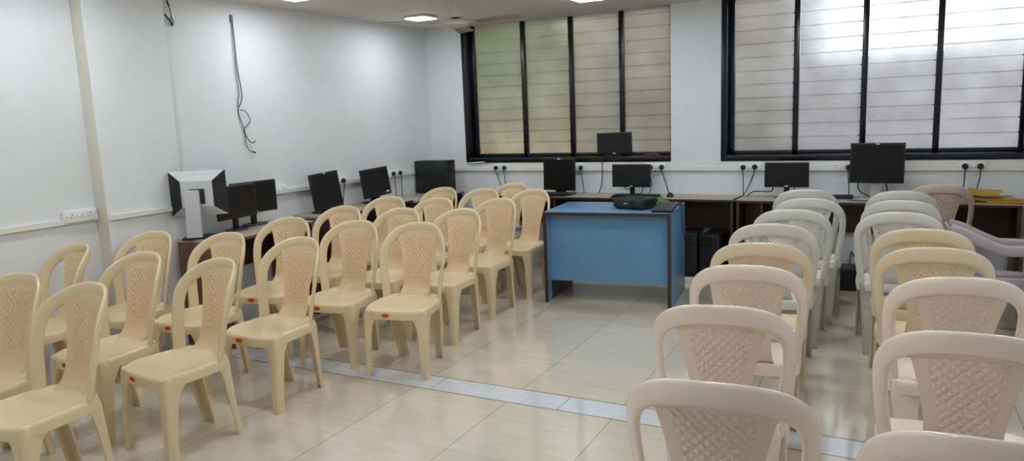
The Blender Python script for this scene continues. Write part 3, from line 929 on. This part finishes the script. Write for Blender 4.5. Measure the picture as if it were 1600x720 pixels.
lp = thing('laptop', 'small closed dark laptop tilted up at the right end of the blue desk', 'laptop', (2.978, -1.225, HB + .001), radians(2))
TT = Matrix.Rotation(radians(8), 4, 'X') ; TT.translation = (0, -.13, .001)
bm = BM(); box(bm, -.08, .08, 0, .25, .0, .010, .003, TT); obj('base', bm, M_BLACKMATT, lp)
bm = BM(); box(bm, -.08, .08, 0, .25, .011, .018, .003, TT); obj('lid', bm, mat('dark_grey_lid', (44, 46, 52), .35), lp)
bm = BM(); box(bm, -.05, .05, .246, .256, .006, .015, .003, TT); obj('hinge', bm, M_BLACK, lp)
bm = BM(); tube(bm, [(.075, .22, .04), (.094, .16, .04), (.101, .12, -.0), (.103, .12, -.08), (.103, .16, -.18), (.103, .21, -.26), (.104, .26, -.31)], .0035); obj('power_lead', bm, M_CABLE, lp)

def crumple(name, label, cat, m, loc, sx, sy, sz, seed, n=26):
    rnd = random.Random(seed)
    ph = [(rnd.uniform(2, 6), rnd.uniform(0, 6), rnd.uniform(2, 5), rnd.uniform(0, 6)) for _ in range(6)]
    bm = BM(); G = []
    for j in range(n + 1):
        row = []
        for i in range(n + 1):
            u, v = 2 * i / n - 1, 2 * j / n - 1
            r = math.hypot(u, v)
            e = 1 + .14 * sin(5 * math.atan2(v, u) + seed) + .08 * sin(9 * math.atan2(v, u))
            f = max(0, 1 - (r / 1.05) ** 2.4)
            q = sum(sin(a * u + b) * sin(c * v + d) for a, b, c, d in ph) / 3
            row.append(bm.verts.new((u * sx * e, v * sy * e, .002 + sz * f * (.62 + .5 * q) if f > 0 else .002)))
        G.append(row)
    for j in range(n):
        for i in range(n): bm.faces.new((G[j][i], G[j][i + 1], G[j + 1][i + 1], G[j + 1][i]))
    o = obj(name, bm, m, smooth=True, angle=60); solid(o, .003, 1); o.location = loc
    return tag(o, label, cat)
crumple('green_cloth', 'crumpled bright green cloth between the projector and the laptop', 'cloth', M_GREEN, (2.89, -.975, HB), .055, .08, .085, 3)
crumple('brown_cloth', 'small brown cloth lump behind the laptop on the blue desk', 'cloth', M_RAG, (2.985, -.90, HB), .04, .035, .05, 5, 18)
crumple('red_brown_rag', 'red brown rag lying on the sill of the first window', 'rag', M_RAG, (2.50, .045, ZS + .048), .07, .045, .035, 8)

# ------------------------------------------------------------------ papers
def envelope(label, loc, rz, w, d, bend, tilt=0):
    r = thing('envelope', label, 'envelope', loc, rz, 'manila envelopes on the right desk')
    bm = BM(); G = []
    n = 12
    for j in range(5):
        row = []
        for i in range(n + 1):
            x = (i / n - .5) * w; y = (j / 4 - .5) * d
            row.append(bm.verts.new((x, y, .001 + bend * (abs(x / w * 2) ** 2) * (1 if x < 0 else .2) + tilt * (y / d + .5))))
        G.append(row)
    for j in range(4):
        for i in range(n): bm.faces.new((G[j][i], G[j][i + 1], G[j + 1][i + 1], G[j + 1][i]))
    o = obj('body', bm, M_ENV, r); solid(o, .005, 1)
    bm = BM(); G = []
    for j in range(2):
        row = []
        for i in range(n + 1):
            x = (i / n - .5) * w * .99; y = -d / 2 + .002 + j * d * .17
            row.append(bm.verts.new((x, y, .0062 + bend * (abs(x / w * 2) ** 2) * (1 if x < 0 else .2) + tilt * (y / d + .5))))
        G.append(row)
    for i in range(n): bm.faces.new((G[0][i], G[0][i + 1], G[1][i + 1], G[1][i]))
    f = obj('flap', bm, mat('manila_flap', (188, 144, 54), .7), r); solid(f, .001, 1)
    return r
envelope('manila envelope lying lowest in the pile at the end of the right desk', (5.24, -.225, ZD), radians(2), .36, .26, 0)
envelope('manila envelope shifted out over the right edge of the pile', (5.36, -.24, ZD + .009), radians(-3), .34, .24, 0)
envelope('manila envelope with lifted left edge on the pile', (5.21, -.23, ZD + .019), radians(8), .33, .23, .03, .012)
envelope('manila envelope on top of the pile, its back edge bent up', (5.17, -.20, ZD + .056), radians(-12), .22, .2, .012, .02)
def sheet(name, label, cat, m, loc, rz, w, d, bend):
    bm = BM(); n = 12; G = []
    for j in range(n + 1):
        G.append([bm.verts.new(((i / n - .5) * w, (j / n - .5) * d, .001 + bend * (j / n) ** 2 * (1 - .4 * i / n))) for i in range(n + 1)])
    for j in range(n):
        for i in range(n): bm.faces.new((G[j][i], G[j][i + 1], G[j + 1][i + 1], G[j + 1][i]))
    o = obj(name, bm, m); solid(o, .0012, 1); o.location = loc; o.rotation_euler = (0, 0, rz)
    return tag(o, label, cat)
sheet('paper_sheet', 'white paper sheets on the nearest brown desk in front of the monitors', 'paper', M_PAPER, (.43, -3.255, .768), radians(12), .14, .15, .02)
nb = thing('notebook', 'purple and white notebooks lying on the seat of the farthest beige chair', 'notebook', (1.33, -.68, .440), radians(8))
bm = BM(); box(bm, -.085, .085, -.10, .10, .0, .016, .001); obj('pages', bm, M_PAPER, nb)
bm = BM(); box(bm, -.088, .088, -.102, .102, .0165, .024, .002); obj('cover', bm, M_PURPLE, nb)

# ------------------------------------------------------------------ sockets, plugs, leads
def socket(label, loc, rz, w=.2, h=.07, d=.03, n=2):
    """faces local -Y"""
    r = thing('socket_board', label, 'socket', loc, rz)
    bm = BM(); box(bm, -w / 2, w / 2, -d, 0, -h / 2, h / 2, .004); obj('box', bm, M_SOCKET, r)
    bm = BM()
    for x in (-.013, .013): box(bm, x - .009, x + .009, -d - .004, -d + .001, -.014, .014, .002)
    obj('switch', bm, M_SOCKET, r)
    bm = BM()
    for x in ((-w * .28, w * .28) if n == 2 else (w * .25,)):
        for dx, dz, q in ((0, .011, .0042), (-.010, -.007, .0034), (.010, -.007, .0034)):
            lathe(bm, [(0, .0006), (q, .0006), (q, -.001)], 10, Matrix.Translation((x + dx, -d, dz)) @ Matrix.Rotation(radians(90), 4, 'X'))
    obj('socket_holes', bm, M_BLACK, r)
    bm = BM()
    for x in (-w * .44, w * .44): lathe(bm, [(0, .0006), (.003, .0006), (.003, -.001)], 10, Matrix.Translation((x, -d, 0)) @ Matrix.Rotation(radians(90), 4, 'X'))
    obj('screw', bm, M_GREYCABLE, r)
    return r
ZK = .998
socket('empty white socket board on the left wall beside the pillar', (-.08, -3.975, 1.012), R90, .21, .078, .04)
socket('empty white socket board on the left wall behind the wide black monitors', (0, -2.35, ZK), R90, .21)
socket('white socket board with two plugs between the two leaning monitors on the left wall', (0, -1.60, ZK), R90, .24)
socket('white socket board with two plugs near the room corner on the left wall', (0, -.715, ZK), R90, .22)
for x, lab in ((.885, 'white socket board with two plugs under the left end of the first window'), (1.745, 'white socket board with one plug right of the square monitor'), (2.55, 'white socket board with two plugs right of the thin monitor'),
               (3.41, 'white socket board with two plugs left of the small monitor on the right desk'), (4.17, 'white socket board half hidden behind the large monitor'), (5.10, 'white socket board with two plugs above the envelopes')):
    socket(lab, (x, 0, ZK), 0, .2 if x != 1.745 else .17)
def lead(label, root, rz, pts, r=.0042):
    """plug at root (face of the socket) and its cord; pts local, -Y out of the wall"""
    t = thing('power_cable', label, 'cord', root, rz)
    t['category'] = 'cable'
    bm = BM()
    T = Matrix.Rotation(radians(90), 4, 'X')
    lathe(bm, [(.016, 0), (.023, .004), (.0225, .016), (.015, .028), (.006, .034)], 20, T)
    obj('plug', bm, M_BLACKMATT, t)
    bm = BM(); tube(bm, [(0, -.02, -.008), (0, -.024, -.03)] + pts, r); obj('cable', bm, M_CABLE, t)
F = -.031
lead('black plug and cord, left one under the left end of the first window', (.825, F, ZK - .002), 0, [(.02, -.02, -.08), (.06, -.03, -.18), (.10, -.05, -.245)])
lead('black plug and cord, right one under the left end of the first window', (.925, F, ZK - .002), 0, [(.008, -.02, -.08), (.02, -.03, -.18), (.03, -.05, -.245)])
lead('black plug and cord right of the square monitor', (1.79, F, ZK - .002), 0, [(.012, -.02, -.08), (.03, -.03, -.17), (.05, -.06, -.25)])
lead('black plug half hidden behind the upper right corner of the thin monitor', (2.50, F, ZK), 0, [(.005, -.02, -.08), (.02, -.03, -.17), (.0, -.05, -.25)])
lead('black plug and cord right of the thin monitor, above the mouse', (2.61, F, ZK), 0, [(.015, -.02, -.07), (.045, -.03, -.15), (.08, -.05, -.245)])
lead('black plug with cord dropping straight down left of the small right monitor', (3.355, F, ZK - .004), 0, [(.003, -.02, -.08), (.008, -.03, -.17), (.012, -.06, -.25)])
lead('black plug with cord sweeping left to the desk gap', (3.455, F, ZK), 0, [(-.008, -.02, -.07), (-.04, -.03, -.15), (-.075, -.10, -.235), (-.10, -.25, -.249), (-.115, -.36, -.249)])
lead('black plug half hidden behind the left edge of the large monitor', (4.215, F, ZK - .006), 0, [(.0, -.02, -.08), (.01, -.03, -.17), (.012, -.05, -.245)])
lead('black plug and cord, left one above the envelopes', (5.052, F, ZK), 0, [(.0, -.02, -.08), (-.006, -.03, -.17), (-.03, -.06, -.252)])
lead('black plug and cord, right one above the envelopes', (5.155, F, ZK), 0, [(.0, -.02, -.08), (-.015, -.03, -.16), (-.03, -.03, -.252)])
lead('black plug beside the upper right edge of the upright left monitor', (.031, -1.655, ZK), R90, [(.0, -.02, -.07), (.0, -.03, -.15), (-.03, -.05, -.228)])
lead('black plug with curving cord between the two leaning monitors', (.031, -1.545, ZK + .004), R90, [(-.005, -.02, -.06), (-.035, -.03, -.13), (-.08, -.05, -.228)])
lead('black plug and cord near the room corner, left of the pair', (.031, -.775, ZK), R90, [(.0, -.02, -.08), (-.006, -.03, -.17), (-.02, -.05, -.24)])
lead('black plug and cord near the room corner, right of the pair', (.031, -.66, ZK), R90, [(.0, -.02, -.08), (-.015, -.03, -.17), (-.05, -.05, -.24)])
def cord(name, label, pts, r=.0045, m=None):
    bm = BM(); tube(bm, pts, r); return tag(obj(name, bm, m or M_CABLE), label, 'cord')
cord('monitor_cable', 'black cable hanging from the window sill down to the back desk', [(2.10, .03, ZS + .055), (2.04, -.004, ZS + .054), (2.015, -.03, ZS + .02), (2.015, -.035, .95), (2.008, -.04, .84), (1.995, -.05, .78), (1.985, -.07, ZD + .004)])
cord('monitor_cable', 'short black cable looping under the thin monitor behind the projector', [(2.27, -.16, .83), (2.29, -.12, .795), (2.33, -.11, .79), (2.35, -.12, .757), (2.42, -.10, .752), (2.45, -.12, .79), (2.46, -.16, .83)], .004)
cord('monitor_cable', 'black cable from the small right monitor trailing left along the desk', [(3.63, -.165, .845), (3.62, -.12, .80), (3.58, -.09, .785), (3.47, -.08, .785), (3.43, -.10, .77), (3.41, -.14, ZD + .004)])
cord('monitor_cable', 'black cable dropping from under the small right monitor', [(3.80, -.165, .85), (3.802, -.13, .80), (3.81, -.10, ZD + .004)])
cord('monitor_cable', 'black cable curling left under the large monitor', [(4.30, -.165, .885), (4.295, -.13, .84), (4.32, -.10, .79), (4.37, -.10, .765), (4.41, -.13, ZD + .004)])
cord('monitor_cable', 'black cable dropping right of the silver stand', [(4.50, -.165, .885), (4.51, -.12, .83), (4.52, -.10, ZD + .004)])
cord('monitor_cable', 'thin black cable lying along the front of the right desk', [(4.24, -.30, ZD + .004), (4.30, -.315, ZD + .003), (4.38, -.31, ZD + .003), (4.42, -.29, ZD + .004)], .003)

# bare wires on the left wall
wr = thing('hanging_wires', 'bare grey wires hanging down the left wall from a small bracket', 'wires', (0, -2.65, 2.36))
def wl(pts): return [Vector((.008 + dx, y + 2.65, z - 2.36)) for y, z, dx in pts]
bm = BM(); tube(bm, wl([(-2.645, 2.345, .0), (-2.645, 2.2, .004), (-2.638, 1.98, .0), (-2.622, 1.80, .006), (-2.632, 1.73, .004), (-2.668, 1.665, .0), (-2.664, 1.60, .003), (-2.64, 1.53, .006), (-2.62, 1.47, .003), (-2.598, 1.425, .005), (-2.56, 1.40, .01), (-2.535, 1.415, .012)]), .0035)
obj('wire', bm, M_CABLE, wr)
bm = BM(); tube(bm, wl([(-2.652, 2.345, .0), (-2.658, 2.15, .006), (-2.66, 1.95, .004), (-2.645, 1.80, .0), (-2.668, 1.73, .006), (-2.68, 1.68, .008)]), .003)
obj('wire', bm, M_GREYCABLE, wr)
bm = BM(); tube(bm, wl([(-2.655, 1.66, .004), (-2.61, 1.65, .01), (-2.575, 1.59, .016), (-2.58, 1.56, .014), (-2.635, 1.51, .006), (-2.625, 1.46, .006), (-2.63, 1.40, .008), (-2.60, 1.345, .006), (-2.555, 1.325, .012)]), .0035)
obj('wire', bm, M_GREYCABLE, wr)
bm = BM(); box(bm, .0, .014, -.012, .010, -.04, .02, .003); obj('bracket', bm, M_GREYCABLE, wr)
bm = BM(); tube(bm, wl([(-2.575, 1.332, .01), (-2.545, 1.32, .013)]), .006, sub=1); obj('connector', bm, M_RAG, wr)
w2 = thing('hanging_wires', 'short bundle of wires hanging beside the pillar at the ceiling', 'wires', (0, -3.2, 2.46))
bm = BM(); tube(bm, [(.012, -.02, .02), (.014, -.012, -.04), (.02, .0, -.10), (.02, .006, -.15), (.016, .02, -.18), (.012, .008, -.21), (.02, -.004, -.19), (.02, .004, -.14)], .004); obj('wire', bm, M_GREYCABLE, w2)
bm = BM(); tube(bm, [(.02, .012, -.205), (.03, -.025, -.17), (.03, -.055, -.14)], .006); obj('wire_end', bm, M_CABLE, w2)
bm = BM(); tube(bm, [(.014, -.012, -.04), (.016, .0, -.08)], .0065, sub=2); obj('connector', bm, M_CABLE, w2)
bm = BM(); R_ = Matrix.Translation((.56, -.022, ZS - .004)) @ Matrix.Rotation(radians(-3), 4, 'Y'); box(bm, -.09, .12, -.008, .006, -.004, .006, .001, R_)
struct('trim_6', bm, M_TRUNK)

# ------------------------------------------------------------------ ceiling fan
fan = thing('ceiling_fan', 'cream ceiling fan hanging near the first window', 'fan', (1.495, -1.8, 2.482))
bm = BM(); lathe(bm, [(.012, 0), (.055, 0), (.05, -.02), (.022, -.05), (.012, -.055)], 28); obj('ceiling_cup', bm, M_FAN, fan)
bm = BM(); lathe(bm, [(.0095, -.02), (.0095, -.19)], 16); obj('down_rod', bm, M_FAN, fan)
bm = BM(); lathe(bm, [(.0105, -.088), (.022, -.10), (.03, -.13), (.05, -.17), (.056, -.182), (.05, -.184), (.0, -.182)], 28); obj('lower_cup', bm, M_FAN, fan)
bm = BM(); lathe(bm, [(.03, -.182), (.03, -.196), (.06, -.198), (.095, -.21), (.106, -.225), (.1, -.24), (.075, -.252), (.04, -.258), (.0, -.26)], 36); obj('motor', bm, M_FAN, fan)
bm = BM(); lathe(bm, [(.031, -.183), (.031, -.195)], 24); obj('collar', bm, M_BLACK, fan)
for k in range(3):
    a = radians(-128 + 120 * k)
    Rz = Matrix.Rotation(a, 4, 'Z')
    bm = BM(); box(bm, .085, .20, -.018, .018, -.232, -.226, .002, Rz); b_ = obj('blade_arm', bm, M_FAN, fan)
    bm = BM(); rings = []
    for i in range(13):
        x = .17 + i / 12 * .43; wv = .050 + .018 * i / 12
        if i == 12: wv *= .8
        yc = .006
        rings.append([Rz @ (Vector((x, yc, -.2285)) + Vector((0, u * wv, -u * wv * .14 + t))) for u, t in ((-1, 0), (0, .003), (1, 0), (1, .003), (0, .006), (-1, .003))])
    ring_loft(bm, rings); obj('blade', bm, M_FANDARK, fan)

# ------------------------------------------------------------------ camera
cam = bpy.data.cameras.new('camera'); co = bpy.data.objects.new('camera', cam); COL.objects.link(co)
r_ = Vector((0.88689695, 0.46030046, -0.03920822)); u_ = Vector((-0.03720284, 0.15576191, 0.9870938)); f_ = Vector((-0.46046688, 0.87399183, -0.15526925))
Mx = Matrix((r_, u_, -f_)).transposed().to_4x4(); Mx.translation = Vector((4.5471483, -6.79292028, 1.5318))
co.matrix_world = Mx
cam.sensor_width = 36; cam.sensor_fit = 'HORIZONTAL'; cam.lens = 1138.41 / 1600 * 36
cam.clip_start = .05
SC.camera = co

# ------------------------------------------------------------------ light
w = bpy.data.worlds.new('sky'); SC.world = w; w.use_nodes = True
bg = w.node_tree.nodes['Background']
bg.inputs['Color'].default_value = (.86, .93, 1.0, 1); bg.inputs['Strength'].default_value = 2.8

def emis(name, col, s):
    m = bpy.data.materials.new(name); m.use_nodes = True
    nt = m.node_tree; nt.nodes.clear()
    e = nt.nodes.new('ShaderNodeEmission'); e.inputs['Color'].default_value = col; e.inputs['Strength'].default_value = s
    o = nt.nodes.new('ShaderNodeOutputMaterial'); nt.links.new(e.outputs[0], o.inputs[0])
    return m
M_LED = emis('led_diffuser', (.90, .955, 1.0, 1), 62)
M_LEDRIM = mat('light_rim', (225, 224, 220), .5)
LIGHTS = [(.59, -.94, 'square ceiling light glowing near the back left corner of the room'), (.56, -2.53, 'square ceiling light cut by the top edge above the hanging wires'), (2.25, -.94, 'square ceiling light cut by the top edge above the first window')]
out_l = [(2.25, -2.53), (3.95, -.94), (3.95, -2.53), (.56, -4.2), (2.25, -4.2), (3.95, -4.2), (.56, -5.9), (2.25, -5.9), (3.95, -5.9), (5.5, -2.53), (5.5, -4.2), (2.25, -7.5)]
LG = 'square ceiling lights'
for i, l in enumerate(LIGHTS + [(x, y, 'square ceiling light above the camera, out of the photo') for x, y in out_l]):
    t = thing('ceiling_light', l[2], 'light', (l[0], l[1], H), 0, LG)
    bm = BM(); box(bm, -.118, .118, -.118, .118, -.022, 0, .006); obj('housing', bm, M_LEDRIM, t)
    bm = BM(); box(bm, -.105, .105, -.105, .105, -.0262, -.0225, .001); obj('diffuser', bm, M_LED, t, smooth=False)

SC.view_settings.view_transform = 'Standard'; SC.view_settings.look = 'None'
SC.view_settings.gamma = 1; SC.view_settings.exposure = -.1; SC.view_settings.use_curve_mapping = False
